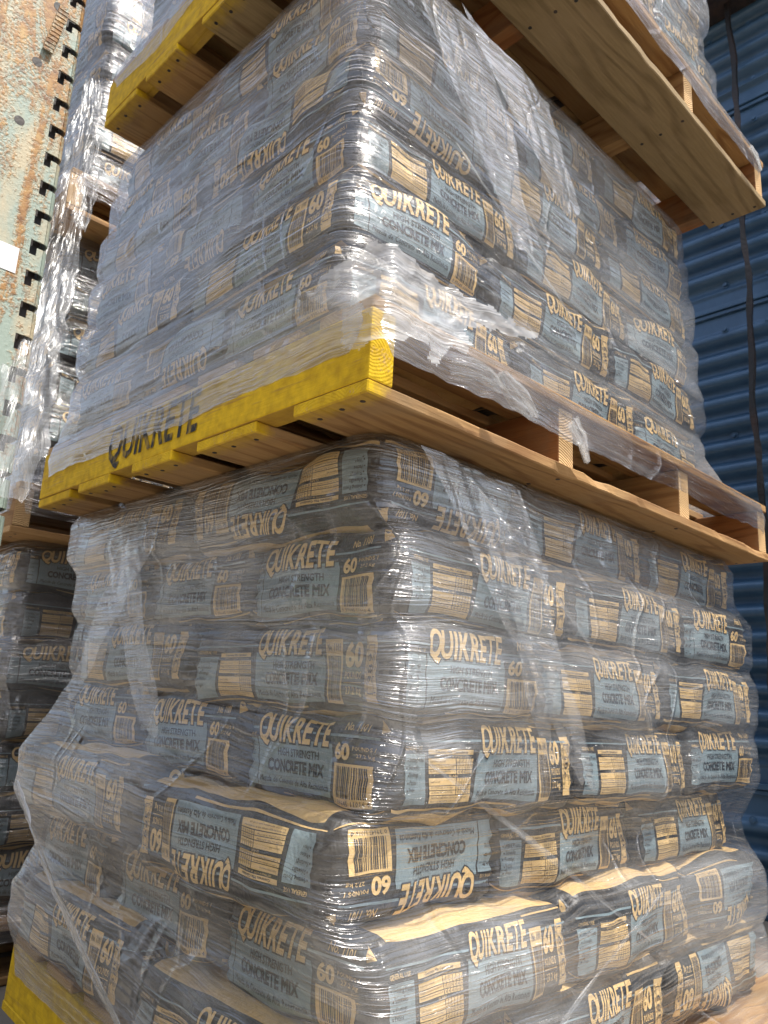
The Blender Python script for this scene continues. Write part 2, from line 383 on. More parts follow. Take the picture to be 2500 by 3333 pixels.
# ------------------------------------------------------------------ bags
BX, BY, BZ = .215, .145, .057
def bag_surface(P, seed, extra=0):
    """P: points on the box surface in metres -> points on the filled bag"""
    rs = np.random.RandomState(seed)
    h = np.array([BX, BY, BZ]); r = .031
    c = np.clip(P, -(h-r), h-r); d = P-c; ln = np.linalg.norm(d, axis=1, keepdims=True); n = d/np.maximum(ln, 1e-9)
    q = P/h
    bul = .008*(1-q[:, 0:1]**2)*np.abs(n[:, 1:2])**2*(1-.5*q[:, 2:3]**2) + .006*(1-q[:, 1:2]**2)*np.abs(n[:, 0:1])**2
    bul = bul + .005*(1-q[:, 0:1]**2)*(1-q[:, 1:2]**2)*np.abs(n[:, 2:3])
    base = c+r*n
    w = np.zeros((len(P), 1))
    for i in range(14):
        kv = rs.normal(size=3); kv /= np.linalg.norm(kv); lam = rs.choice([.05, .08, .13, .2]); a = .0013*lam/.1
        w += a*np.sin(2*math.pi/lam*(P@kv)+rs.uniform(0, 6.28))[:, None]
    corner = np.clip((np.abs(q[:, 0:1])-.75)/.25, 0, 1)*np.clip((np.abs(q[:, 1:2])-.6)/.4, 0, 1)
    w += corner*.0035*np.sin(q[:, 2:3]*17+rs.uniform(0, 6)+q[:, 0:1]*9)
    return base+n*(bul+w+extra)
def bag_mesh(seed):
    rr = random.Random(seed)
    nx, ny, nz = 48, 34, 16
    V = []; F = []; Mi = []; idx = {}
    def vid(p):
        k = tuple(round(c, 5) for c in p)
        if k not in idx: idx[k] = len(V); V.append(p)
        return idx[k]
    def face(n1, n2, fn, mat):
        for i in range(n1):
            for j in range(n2):
                cs = [fn(-1+2*a/n1, -1+2*b/n2) for a, b in ((i, j), (i+1, j), (i+1, j+1), (i, j+1))]
                F.append([vid(p) for p in cs]); Mi.append(mat(-1+2*(i+.5)/n1, -1+2*(j+.5)/n2))
    tk = lambda a, b: KR if (abs(a) < .88 and abs(b) < .93) else BK
    face(nx, ny, lambda a, b: (a*BX, b*BY, BZ), tk); face(nx, ny, lambda a, b: (-a*BX, b*BY, -BZ), tk)
    bk = lambda a, b: BK
    face(nx, nz, lambda a, b: (a*BX, -BY, b*BZ), bk); face(nx, nz, lambda a, b: (-a*BX, BY, b*BZ), bk)
    face(ny, nz, lambda a, b: (BX, a*BY, b*BZ), bk); face(ny, nz, lambda a, b: (-BX, -a*BY, b*BZ), bk)
    S = bag_surface(np.array(V), seed)
    allV = [S]; allF = list(F); allM = list(Mi); off = len(S)
    du, dv = rr.uniform(-.012, .012), rr.uniform(-.03, .03)
    for art, maps in ((LV, (lambda a, b: (a*BX, -BY+0*a, b*BZ), lambda a, b: (-a*BX, BY+0*a, b*BZ))), (EV, (lambda a, b: (BX+0*a, a*BY, b*BZ), lambda a, b: (-BX+0*a, -a*BY, b*BZ)))):
        U, AF, AM = art
        for mp in maps:
            a = np.clip((U[:, 0]+du)*2-1, -1, 1); b = np.clip((U[:, 1]+dv)*2-1, -1, 1)*.97
            P = np.stack(mp(a, b), 1)
            Q = bag_surface(P, seed, (.0004+.0004*U[:, 2])[:, None])
            allV.append(Q); allF += [[i+off for i in f] for f in AF]; allM += AM; off += len(Q)
    V = np.concatenate(allV)
    me = bpy.data.meshes.new('concrete_bag'); me.from_pydata(V.tolist(), [], allF)
    for m in BAGM: me.materials.append(m)
    me.polygons.foreach_set('material_index', allM); me.polygons.foreach_set('use_smooth', [True]*len(allF)); me.update()
    return me
BAGS = [bag_mesh(s) for s in (11, 23, 37, 51)]
ORD = ['bottom', 'second', 'third', 'fourth', 'fifth', 'sixth', 'top']
nb = [0]
def place_bag(cx, cy, cz, along, sx, sy, sz, inv, label, group):
    me = BAGS[nb[0] % 4]; nb[0] += 1
    o = link('concrete_bag', me)
    m = Matrix.Rotation(R(90) if along == 'Y' else 0, 4, 'Z') @ Matrix.Rotation(R(random.uniform(-.9, .9)), 4, 'Z')
    if inv: m = m @ Matrix.Rotation(math.pi, 4, 'X')
    m = m @ Matrix.Rotation(R(random.uniform(-.7, .7)), 4, 'Y')
    o.matrix_world = Matrix.Translation((cx, cy, cz)) @ m @ Matrix.Diagonal((sx, sy, sz, 1))
    tag(o, label, 'bag', group); return o

def warp(x, z):      # the left end of the lower load sits higher on its tilted pallet
    return (.048+.02*max(0, min(1, 1-z/.2)))*max(0, min(1.1, -x/.9))*max(0, min(1, 1-(z-.40)/.45))
def stack(name, x0, y0, z0, L, W, h, first, nlay, offs, inv=(), faces='both', maxr=9, hazy=False):
    """offs[k]=(dx,dy) how far layer k sticks out on the right / left face. returns layer boxes"""
    out = []
    grp = 'bags of concrete mix on the ' + name
    for k in range(nlay):
        typ = 'AB'[(k + (first == 'B')) % 2]; dx, dy = offs[k % len(offs)]
        X = x0+dx; Y = y0-dy; cz = z0+(k+.5)*h; tl = .38*W/1.05; te = .29*W/1.05
        pos = []
        ln = 'top' if k == nlay-1 else ORD[k]
        if typ == 'A':
            w = L/3
            for i in range(3):
                pos.append((X-w*(i+.5), Y+tl/2, 'Y', w, tl, ('corner', 'middle of the left face,', 'far end of the left face,')[i], f'L{i}'))
            pos.append((X-w/2, Y+tl*1.5, 'Y', w, tl, 'middle of the right face,', 'R1'))
            pos.append((X-L/4, Y+2*tl+te/2, 'X', L/2, te, 'far end of the right face,', 'R2'))
        else:
            w = L/3
            for i in range(2):
                pos.append((X-L/2*(i+.5), Y+te/2, 'X', L/2, te, ('corner', 'far end of the left face,')[i], f'L{i}'))
            for i in range(2):
                pos.append((X-w/2, Y+te+tl*(i+.5), 'Y', w, tl, ('middle of the right face,', 'far end of the right face,')[i], f'R{i+1}'))
        out.append((X-L+dx*0, X, Y, Y+W, z0+k*h, z0+(k+1)*h))
        for cx, cy, al, wx, wy, wh, code in pos:
            if faces == 'right' and code[0] == 'L' and code != 'L0': continue
            if code[0] == 'R' and int(code[1]) > maxr: continue
            iv = (k, code) in inv
            dzw = warp(cx, cz) if name == 'lower front stack' else 0
            if al == 'X': sx, sy = wx/(2*BX), wy/(2*BY)
            else: sx, sy = wy/(2*BX), wx/(2*BY)
            wh2 = 'near corner,' if wh == 'corner' else wh
            lab = f"{'upside-down ' if iv else ''}concrete mix bag, {wh2} {ln} layer, {name}"
            place_bag(cx+random.uniform(-.003, .003), cy+random.uniform(-.003, .003), cz+dzw, al, sx*1.0, sy*1.0, h*1.05/(2*BZ), iv, lab, grp)
    return out

# ------------------------------------------------------------------ stretch film shells
def film_shell(name, layers, pal, zbot, mat, label, seed=1, close_top=True, wav=.0, ext=.021, ztop_add=.006, tent=2.2, tilt=False):
    """layers: list of (xa,xb,ya,yb,z0,z1); pal: (xa,xb,ya,yb,ztop) pallet bounds"""
    zt = layers[-1][5]+ztop_add; dz = .0085
    zs = np.arange(zbot, zt+1e-6, dz)
    def env(get, sign):
        tgt = np.full(len(zs), -1e9)
        fine = np.arange(zbot-.05, zt+.05, .004); val = np.full(len(fine), -1e9)
        for ly in layers:
            c = (ly[4]+ly[5])/2; hh = (ly[5]-ly[4])/2; q = np.clip(np.abs(fine-c)/hh, 0, 1.15)
            b = sign*get(ly)+ext-.020*np.maximum(q-.5, 0)**2/.3
            val = np.maximum(val, np.where(q < 1.14, b, -1e9))
        pv = sign*get(pal)+.006
        pvv = np.where(fine <= pal[4], pv, -1e9)
        for i, z in enumerate(zs): tgt[i] = max(np.max(val-.45*np.abs(fine-z)), np.max(pvv-tent*np.abs(fine-z)))
        return tgt
    XB = env(lambda l: l[1], 1); XA = -env(lambda l: l[0], -1); YA = -env(lambda l: l[2], -1); YB = env(lambda l: l[3], 1)
    # perimeter params: left face from far (s=-Lx) to corner (0) to right face far, then round the back
    Lx = layers[0][1]-layers[0][0]; Wy = layers[0][3]-layers[0][2]; ds = .011
    nL = int(Lx/ds); nR = int(Wy/ds); V = []; UV = []
    per = [('L', -1+i/nL) for i in range(nL)]+[('R', i/nR) for i in range(nR)]+[('B', i/18) for i in range(18)]+[('F', i/22) for i in range(23)]
    cols = len(per); rc = .045
    for i, z in enumerate(zs):
        xa, xb, ya, yb = XA[i], XB[i], YA[i], YB[i]
        zz = z
        for (fc, t) in per:
            if fc == 'L': p = (xb+t*(xb-xa), ya); s = t*Lx; nrm = (0, -1)
            elif fc == 'R': p = (xb, ya+t*(yb-ya)); s = t*Wy; nrm = (1, 0)
            elif fc == 'B': p = (xb-t*(xb-xa), yb); s = Wy+t*Lx; nrm = (0, 1)
            else: p = (xa, yb-t*(yb-ya)); s = Wy+Lx+t*Wy; nrm = (-1, 0)
            # rounded corners
            cx = min(max(p[0], xa+rc), xb-rc); cy = min(max(p[1], ya+rc), yb-rc)
            dx, dy = p[0]-cx, p[1]-cy; l = math.hypot(dx, dy)
            if l > rc*1.0001: p = (cx+dx/l*rc, cy+dy/l*rc); nrm = (dx/l, dy/l)
            a = noise.noise(Vector((s*5+seed*9, z*16, seed)))*.004 + noise.noise(Vector((s*10+z*12+seed, z*34, seed*3)))*.0015+abs(noise.noise(Vector((s*9-z*13, z*7+s*4, seed*5))))*.002
            if z > layers[-1][5]-.02: a *= .3
            z2 = zz
            if i < 6:
                z2 = z + (1-i/6)*(wav*noise.noise(Vector((s*7, seed, 0)))*2+.004*noise.noise(Vector((s*40, 3, seed))))
            if tilt: z2 += warp(p[0], z)
            V.append((p[0]+nrm[0]*a, p[1]+nrm[1]*a, z2)); UV.append((s, z))
    F = []
    n = len(zs)
    for i in range(n-1):
        for j in range(cols-1):
            a = i*cols+j; F.append((a, a+1, a+cols+1, a+cols))
    if close_top:
        # film folds a little way over the top
        base = (n-1)*cols; st = len(V)
        for j in range(cols):
            x, y, z = V[base+j]; cx = (XA[-1]+XB[-1])/2; cy = (YA[-1]+YB[-1])/2
            V.append((x+(cx-x)*.12, y+(cy-y)*.12, z+.004)); UV.append((UV[base+j][0], UV[base+j][1]+.06))
        for j in range(cols-1): F.append((base+j, base+j+1, st+j+1, st+j))
    o = mk(name, V, F, mat, smooth=True, uvs=UV)
    tag(o, label, 'stretch film', 'stretch film wrapped round pallets'); return o

# ------------------------------------------------------------------ pallet
BOTX = [(.053-.053+.0, -.133), (-.214, -.357), (-.42, -.542), (-.624, -.743), (-.785, -.928)]
def pallet(x, y, z, label, stencil=False, jig=0, paint=True):
    """x,y: front corner where the two visible faces meet, z: underside"""
    e = empty('wooden_pallet', (x, y, z)); rr = random.Random(int(1000*z)+5+jig)
    tag(e, label, 'pallet', 'wooden pallets')
    Lp, Wp = .925, 1.177
    for i in range(4):
        yy = [0, Wp/3-.006, 2*Wp/3-.012, Wp-.038][i]
        bm = bmesh.new(); vs_ = box(bm, (-Lp, yy, .0165), (0.0-(.006 if i else 0), yy+.038, .1045), .0022, 2)
        bm_obj('stringer', bm, W_XP if i == 0 and paint else (W_Y2 if i % 2 else W_X), e)
    for k, (a, b) in enumerate(BOTX):
        bm = bmesh.new(); box(bm, (b, rr.uniform(-.003, .002), 0), (a, Wp+rr.uniform(-.003, .004), .016), .0018, 1)
        if k == 0:   # splintered edge of the lead board
            bmesh.ops.subdivide_edges(bm, edges=[ed for ed in bm.edges if abs(ed.verts[0].co.y-ed.verts[1].co.y) > .5], cuts=60)
            for v in bm.verts:
                if v.co.x > -.01:
                    nn = noise.noise(Vector((v.co.y*14, z*5, v.co.z*30))); v.co.x -= max(0, nn-.12)*(.016 if stencil else .004)
                    v.co.z += .001*noise.noise(Vector((v.co.y*30, 2, z)))
        for i in range(4):
            yn = [.019, Wp/3+.013, 2*Wp/3+.007, Wp-.019][i]
            for q in range(3):
                xn = a-.022-(a-b-.044)*q/2+rr.uniform(-.004, .004); ynn = yn+rr.uniform(-.006, .006)
                old = set(bm.faces); tube(bm, [(xn, ynn, .0005), (xn, ynn, -.0007)], .0034, 8)
                for f in set(bm.faces)-old: f.material_index = 1
        bm_obj('bottom_board', bm, W_YB if not paint else W_YO if k in (0, 2) and stencil is False else W_Y, e).data.materials.append(M_DARK)
    n = 7; w = .098
    for k in range(n):
        a = -(Lp-w)*k/(n-1)
        bm = bmesh.new(); box(bm, (a-w, rr.uniform(.0, .004), .105), (a, Wp+rr.uniform(-.003, .003), .121), .0018, 1)
        bm_obj('deck_board', bm, W_YB, e)
    if stencil:
        V, F = text_geo('QUIKRETE', -.640, -.355, .020, .099, shear=.1, bold=.02)
        o = mk('stencil_lettering', [(a, -.0012, b) for a, b in V], F, M_STENCIL, e)
        o['label'] = 'black sprayed stencil lettering on the yellow side'
    return e
k = N('stencil_paint'); tc = k.n('TexCoord').outputs['Object']
f = k.mr(k.noise(k.mapping(tc, (1, 1, .5)), 70, 4), .48, .66, 0, .75)
k.bsdf(k.mixc(f, (.012, .012, .012), (.5, .32, .02)), .7); M_STENCIL = k.m

k = N('dark_steel'); tc = k.n('TexCoord').outputs['Object']
k.bsdf(k.ramp(k.noise(tc, 20, 5), [(.4, (.012, .012, .014)), (.7, (.05, .03, .022))]), .6, k.noise(tc, 80, 3), .001); M_DARK = k.m
# ------------------------------------------------------------------ ground
k = N('yard_concrete'); tc = k.n('TexCoord').outputs['Object']
k.bsdf(k.ramp(k.noise(tc, 1.5, 8, .7), [(.3, (.15, .135, .115)), (.7, (.23, .21, .18))]), .9, k.noise(tc, 60, 4), .004, .5)
ZG = -.145
g = mk('ground', [(-150, -150, ZG), (150, -150, ZG), (150, 150, ZG), (-150, 150, ZG)], [(0, 1, 2, 3)], k.m)
tag(g, kind='structure')

# ------------------------------------------------------------------ unseen warehouse added behind the camera for reflections and less blue fill
def unseen_building():
    e = empty('added_warehouse', (0, -7.5, ZG)); tag(e, 'unseen cream and brown warehouse added behind the camera for its reflections', 'building')
    k = N('cream_siding'); k.bsdf((.42, .37, .28), .7); k2 = N('brown_cladding'); k2.bsdf((.13, .085, .06), .6); k3 = N('pale_door'); k3.bsdf((.62, .64, .60), .5)
    bm = bmesh.new(); box(bm, (-16, -3, 0), (9, 0, 5.2), .02); bm_obj('wall', bm, k2.m, e)
    bm = bmesh.new(); box(bm, (-16.4, -3.4, 5.2), (9.4, .5, 5.5), .02); bm_obj('roof', bm, k.m, e)
    for i, x in enumerate((-15, -11.2, -7, -3.4, .8, 5.)):
        bm = bmesh.new(); box(bm, (x, .003, .0), (x+2.3, .06, 3.1+.5*(i % 2)), .01); bm_obj('roller_door', bm, k3.m if i % 2 else k.m, e)
unseen_building()

# ------------------------------------------------------------------ corrugated wall
k = N('blue_sheet_metal'); tc = k.n('TexCoord').outputs['Object']
c = k.mixc(k.mr(k.noise(k.mapping(tc, (1.5, 1, .5)), 4, 6, .7), .35, .7), (.036, .09, .172), (.056, .13, .235))
c = k.mixc(k.mr(k.noise(tc, 33, 5, .7), .62, .75, 0, .35), c, (.16, .20, .24))
k.bsdf(c, .42, k.noise(tc, 120, 3), .0008, .5, Metallic=.15, Specular_IOR_Level=.6); M_WALL = k.m
def wall():
    e = empty('corrugated_metal_wall', (0, 2.2, ZG))
    tag(e, 'blue painted metal wall with horizontal corrugations and bolts behind the pallets', 'wall')
    seams = [.25, 1.135, 2.02, 2.89]; lo, hi = ZG, 3.75
    def prof(z):
        d = min(abs(z-s) for s in seams)
        if d < .075: return 0
        ph = (z % .0885)/.0885; t = .5-.5*math.cos(2*math.pi*ph); t = t*t*(3-2*t)
        return -.036*t*min(1, (d-.075)/.02)
    zs = np.arange(lo, hi, .0059); xs = [-6, -3, -1, 0, 1.3]
    V = [(x, prof(z), z-ZG) for z in zs for x in xs]; F = []; c_ = len(xs)
    for i in range(len(zs)-1):
        for j in range(c_-1): F.append((i*c_+j, i*c_+j+1, (i+1)*c_+j+1, (i+1)*c_+j))
    mk('metal_sheet', V, F, M_WALL, e, smooth=True)
    for s in seams:
        bm = bmesh.new()
        box(bm, (-6, -.012, s-ZG-.016), (1.3, -.001, s-ZG+.0), .002, 1); box(bm, (-6, -.020, s-ZG+.002), (1.3, -.001, s-ZG+.022), .003, 2)
        bm_obj('seam_rail', bm, M_WALL, e)
    for s in seams:
        for dz in (-.105, .10, .36):
            for x in [-.42, -.26, -.9, -1.4, .3, .8]:
                bm = bmesh.new(); z = s+dz-ZG+ (.01 if x < -.3 else 0); y0 = prof(s+dz)
                tube(bm, [(x, y0+.001, z), (x, y0-.003, z)], .014, 14); tube(bm, [(x, y0-.003, z), (x, y0-.011, z)], .0085, 6)
                bm_obj('bolt', bm, M_WALL, e)
    bm = bmesh.new(); box(bm, (-6, -.22, 3.33-ZG), (1.3, .02, 3.46-ZG), .004, 2); bm_obj('eave_beam', bm, M_DARK, e)
wall()
k = N('rusty_rod'); tc = k.n('TexCoord').outputs['Object']
k.bsdf(k.ramp(k.noise(k.mapping(tc, (1, 1, .3)), 26, 5), [(.45, (.006, .006, .007)), (.68, (.022, .011, .009)), (.85, (.07, .03, .02))]), .55, k.noise(tc, 60, 4), .003); M_ROD = k.m
V = []; F = []; n = 260
for i in range(n+1):
    z = 3.33-(3.33-ZG)*i/n; a = z*9.+.8*math.sin(z*5); ca, sa = math.cos(a)*.35, 1.
    cx = -.305+.006*math.sin(z*7)+.003*math.sin(z*19); w = .0098+.0016*math.sin(z*37+math.sin(z*9)*2)
    for (p, q) in ((-w, -.006), (w, -.006), (w, .006), (-w, .006)):
        V.append((cx+p*math.cos(ca)-q*math.sin(ca), 2.1+p*math.sin(ca)+q*math.cos(ca), z))
for i in range(n):
    for j in range(4): F.append((i*4+j, i*4+(j+1) % 4, (i+1)*4+(j+1) % 4, (i+1)*4+j))
o = mk('hanging_strap', V, F, M_ROD); tag(o, 'long dark rusty twisted strap hanging down in front of the blue metal wall', 'strap')

# ------------------------------------------------------------------ the stacks
FA = film_mat('stretch_film', base=-.04, streak=.50, patch=.45, ang=-2, gaps=((.30, 1.3, .31, -.03, .055), (-.40, .25, .285, 0., .05), (-.25, -.0, .39, .0, .05)), milk=((.80, .62, .45, .19, .5), (-.70, .62, .28, .22, .45), (-.35, .70, .3, .10, .3)))
FU = film_mat('stretch_film_tilted', base=-.02, streak=.52, patch=.45, ang=3, crease=.75, gaps=((.16, 1.3, 1.10, -.03, .042), (-.16, .10, 1.12, 0, .05), (-.2, .1, .99, 0, .045)), milk=((.10, 1.40, .26, .17, 1.0), (.7, 1.40, .4, .17, .5), (-.55, 1.2, .35, .3, .12)))
FB = film_mat('stretch_film_far', base=.0, streak=.25, ang=2, crease=.8, patch=.15, dens=.22)  # lower opacity puts the shade between the rows into this film
PX, PY = .066, -.105
pallet(.075, -.035, ZG+.002, 'yellow sided wooden pallet under the lowest stack, at the bottom of the photo', jig=1).rotation_euler.y = .074
pallet(PX, PY, .800, 'yellow sided wooden pallet with black stencilled lettering between the two large stacks', stencil=True)
pallet(.112, -.111, 1.631, 'yellow sided wooden pallet overhead, carrying the topmost stack at the front')

lowoff = [(.02, .034), (.017, .002), (-.022, .040), (.008, -.018), (.016, -.010), (.013, -.004), (-.012, .012)]
lay = stack('lower front stack', 0, 0, -.020, .872, 1.045, .1162, 'B', 7, lowoff, inv={(2, 'L0'), (6, 'L0'), (0, 'R2'), (1, 'R2')})
SH1 = film_shell('stretch_film', lay, (.085-.925, .085, -.035, 1.142, -.02), -.07, FA, 'clear stretch film wrapped tightly round the lower front stack of bags', seed=1, tent=1.3, tilt=True)
upoff = [(0, 0), (.002, .0), (-.014, -.014), (-.018, -.020), (-.036, -.036), (-.050, -.050)]
lay2 = stack('upper front stack', 0, -.092, .924, .775, .99, .110, 'A', 6, upoff, inv={(3, 'L0'), (0, 'L1'), (2, 'L1')})
SH2 = film_shell('stretch_film', lay2, (PX-.925, PX, PY, PY+1.177, .921), .856, FU, 'clear stretch film round the upper front stack, pulled down over its pallet', seed=2, wav=.005)
lay3 = stack('topmost front stack', .035, -.075, 1.754, .80, 1.03, .105, 'B', 5, [(0, 0), (.01, 0), (-.01, .01)])
film_shell('stretch_film', lay3, (.112-.925, .112, -.111, 1.066, 1.752), 1.70, FU, 'clear stretch film round the topmost front stack, pulled over the pallet edge', seed=3, wav=.01, close_top=True)

def film_patch(parent, face, quad, off, mat, seed, label=None, n=(46, 60)):
    V = []; UV = []; F = []
    for i in range(n[1]+1):
        v = i/n[1]
        for j in range(n[0]+1):
            u = j/n[0]; a = [quad[0][c]*(1-u)+quad[1][c]*u for c in (0, 1)]; b = [quad[3][c]*(1-u)+quad[2][c]*u for c in (0, 1)]
            s_, z_ = a[0]*(1-v)+b[0]*v, a[1]*(1-v)+b[1]*v
            s_ += .010*noise.noise(Vector((v*3, u*2, seed)))*2; z_ += .008*noise.noise(Vector((u*4, seed, v*3)))
            h = off+.006*noise.noise(Vector((s_*9+z_*5, z_*6, seed)))+.004*abs(noise.noise(Vector((s_*30+z_*12, z_*14, seed+2))))
            V.append((off_x(h), s_, z_) if face == 'R' else (s_, -h, z_)); UV.append((s_, z_))
    for i in range(n[1]):
        for j in range(n[0]): q = i*(n[0]+1)+j; F.append((q, q+1, q+n[0]+2, q+n[0]+1))
    o = mk('outer_film_layer', V, F, mat, parent, smooth=True, uvs=UV)
    if label: o['label'] = label
    return o
off_x = lambda h: h
FP = film_mat('loose_outer_film', base=.05, streak=.25, ang=62, crease=1.3, gloss=.11, patch=.10, dens=.17)
FP2 = film_mat('sunlit_outer_film', base=.22, streak=.45, ang=40, crease=1.6, gloss=.12, patch=.15, dens=.26)  # denser copy of the loose film, sunlit milkiness put into its opacity
film_patch(SH1, 'R', [(.00, .77), (.20, .76), (.385, .365), (.345, .375)], .050, FP, 3)
film_patch(SH1, 'R', [(.10, .74), (.26, .66), (.28, .40), (.25, .41)], .056, FP, 4)
film_patch(SH1, 'L', [(-.74, .77), (-.60, .76), (-.44, .40), (-.49, .41)], .030, FP, 5)
film_patch(SH1, 'L', [(-.60, .74), (-.50, .72), (-.74, .44), (-.77, .46)], .034, FP, 6)
film_patch(SH2, 'R', [(-.06, 1.45), (.12, 1.46), (.243, 1.15), (.205, 1.135)], .040, FP2, 7)
film_patch(SH2, 'R', [(.05, 1.46), (.28, 1.44), (.365, 1.285), (.32, 1.25)], .046, FP2, 8)

# the row behind on the left
bx, by = -1.223, .013
for zz, nm in ((ZG+.002, 'bottom'), (.800, 'middle'), (1.631, 'upper')):
    pallet(bx+.06, by-.06, zz, f'bare wooden {nm} pallet of the back left stacks behind the rusty column', jig=7, paint=False)
bl = stack('lower back left stack', bx, by, .002, .9, 1.05, .1135, 'B', 7, [(0, .0), (.012, .01), (-.006, 0)], faces='right', maxr=1)
film_shell('stretch_film', bl, (bx+.06-.925, bx+.06, by-.06, by-.06+1.177, -.02), -.06, FB, 'shaded glossy stretch film round the lower back left stack', seed=5)
bl = stack('upper back left stack', bx-.02, by, .923, .9, 1.05, .1165, 'A', 6, [(0, .0), (.012, .0), (-.01, 0)], faces='right', maxr=1)
film_shell('stretch_film', bl, (bx+.06-.925, bx+.06, by-.06, by-.06+1.177, .921), .85, FB, 'shaded glossy stretch film round the upper back left stack', seed=6, wav=.01)
bl = stack('topmost back left stack', bx, by, 1.754, .9, 1.05, .1135, 'B', 7, [(0, .0), (.012, .01), (-.006, 0)], faces='right', maxr=1)
film_shell('stretch_film', bl, (bx+.06-.925, bx+.06, by-.06, by-.06+1.177, 1.752), 1.69, FB, 'bright sunlit stretch film round the topmost back left stack', seed=8)

# ------------------------------------------------------------------ rack column
def column():
    k = N('rusty_green_paint'); tc = k.n('TexCoord').outputs['Object']
    green = (.25, .31, .265)
    big = k.noise(k.mapping(tc, (1, 1, .28)), 14, 6, .7, .8); sp = k.noise(tc, 190, 3, .6)
    zz_ = k.n('SeparateXYZ', i={0: tc}).outputs[2]
    rm = k.mr(k.math('ADD', k.math('ADD', big, k.math('MULTIPLY', sp, .34)), k.mr(zz_, .8, 1.7, -.11, .02)), .62, .74)
    rust = k.ramp(k.noise(tc, 60, 5), [(.3, (.13, .05, .013)), (.55, (.30, .15, .036)), (.8, (.42, .28, .10))])
    cream = k.mr(k.noise(k.mapping(tc, (1, 1, .35)), 22, 4), .45, .62)
    c = k.mixc(cream, green, (.40, .345, .23)); c = k.mixc(rm, c, rust)
    k.bsdf(c, .62, k.math('ADD', rm, sp), .0009, .8); m = k.m
    xc, yc = -.452, -.301; e = empty('rack_upright', (xc, yc, ZG))
    tag(e, 'rusty pale green rack upright with slotted edge at the left of the photo', 'rack upright')
    H = 3.6; D = .165; zc = 1.05-ZG
    sh = lambda z: -.036*(z-zc)
    # side plate (facing +X) with slots cut along the right edge and bolt holes
    slots = [(.018+.0508*i) for i in range(int(H/.0508))]
    prof = [(0, 0)]
    bm = bmesh.new()
    yR = 0; zpos = 0
    # grid of the plate: build face by pieces round each slot (L-shaped notch)
    def quad(y0, y1, z0, z1, x=0):
        bm.faces.new([bm.verts.new((x, y, z)) for y, z in ((y0, z0), (y1, z0), (y1, z1), (y0, z1))])
    holes = [(-.060, .0), (-.020, .0)]
    s0 = .0508
    for i in range(int(H/s0)):
        z = i*s0
        # notch: mouth y -.026..0 over z+.018..z+.032 ; foot y -.026..-.014 over z+.004..z+.018
        quad(-D, -.019, z, z+s0)
        quad(-.019, 0, z+.030, z+s0); quad(-.019, 0, z, z+.006); quad(-.009, 0, z+.006, z+.019)
    bmesh.ops.remove_doubles(bm, verts=bm.verts[:], dist=1e-5)
    # curved edge and the slotted front flange (facing +Y)
    for i in range(int(H/s0)):
        z = i*s0
        for (a, b) in ((z+.030, z+s0), (z, z+.019)):
            pts = [(0, 0), (-.002, .0035), (-.0065, .006), (-.06, .006)]
            for (p, q) in zip(pts, pts[1:]):
                bm.faces.new([bm.verts.new(v) for v in ((p[0], p[1], a), (q[0], q[1], a), (q[0], q[1], b), (p[0], p[1], b))])
    for v in bm.verts: v.co.x += sh(v.co.z)
    ob = bm_obj('side_plate', bm, m, e)
    s = ob.modifiers.new('t', 'SOLIDIFY'); s.thickness = .0022; s.offset = 1
    bm = bmesh.new(); box(bm, (-.075, -D, 0), (-.012, -.002, H), 0)
    for v in bm.verts: v.co.x += sh(v.co.z)
    bm_obj('inner_channel', bm, M_DARK, e)
    for (y, z) in [(-.035, 1.52), (-.052, 1.40), (-.062, 1.285), (-.045, 1.62), (-.060, .95), (-.04, .80)]:
        zz = z-ZG; bm = bmesh.new(); tube(bm, [(.0027+sh(zz), y, zz), (.0012+sh(zz), y, zz)], .0075, 20); bm_obj('bolt_hole', bm, M_DARK, e)
    # small loose lock plate with three holes hanging from a hole
    bm = bmesh.new(); n = 12
    pts = [(.006+.012*t/n, -.038+.012*t/n, 1.425+.085*t/n-ZG) for t in range(n+1)]
    for (p, q) in zip(pts, pts[1:]):
        box(bm, (p[0]+sh(p[2]), p[1]-.011, p[2]), (p[0]+.003+sh(p[2]), p[1]+.004, q[2]+.0005), 0)
    o = bm_obj('lock_plate', bm, m, e)
    k2 = N('white_sticker'); k2.bsdf((.72, .72, .74), .5)
    zz = 1.05-ZG; bm = bmesh.new(); box(bm, (.0026+sh(zz), -.16, zz-.010), (.0034+sh(zz), -.033, zz+.030), 0)
    o = bm_obj('paper_sticker', bm, k2.m, e)
column()

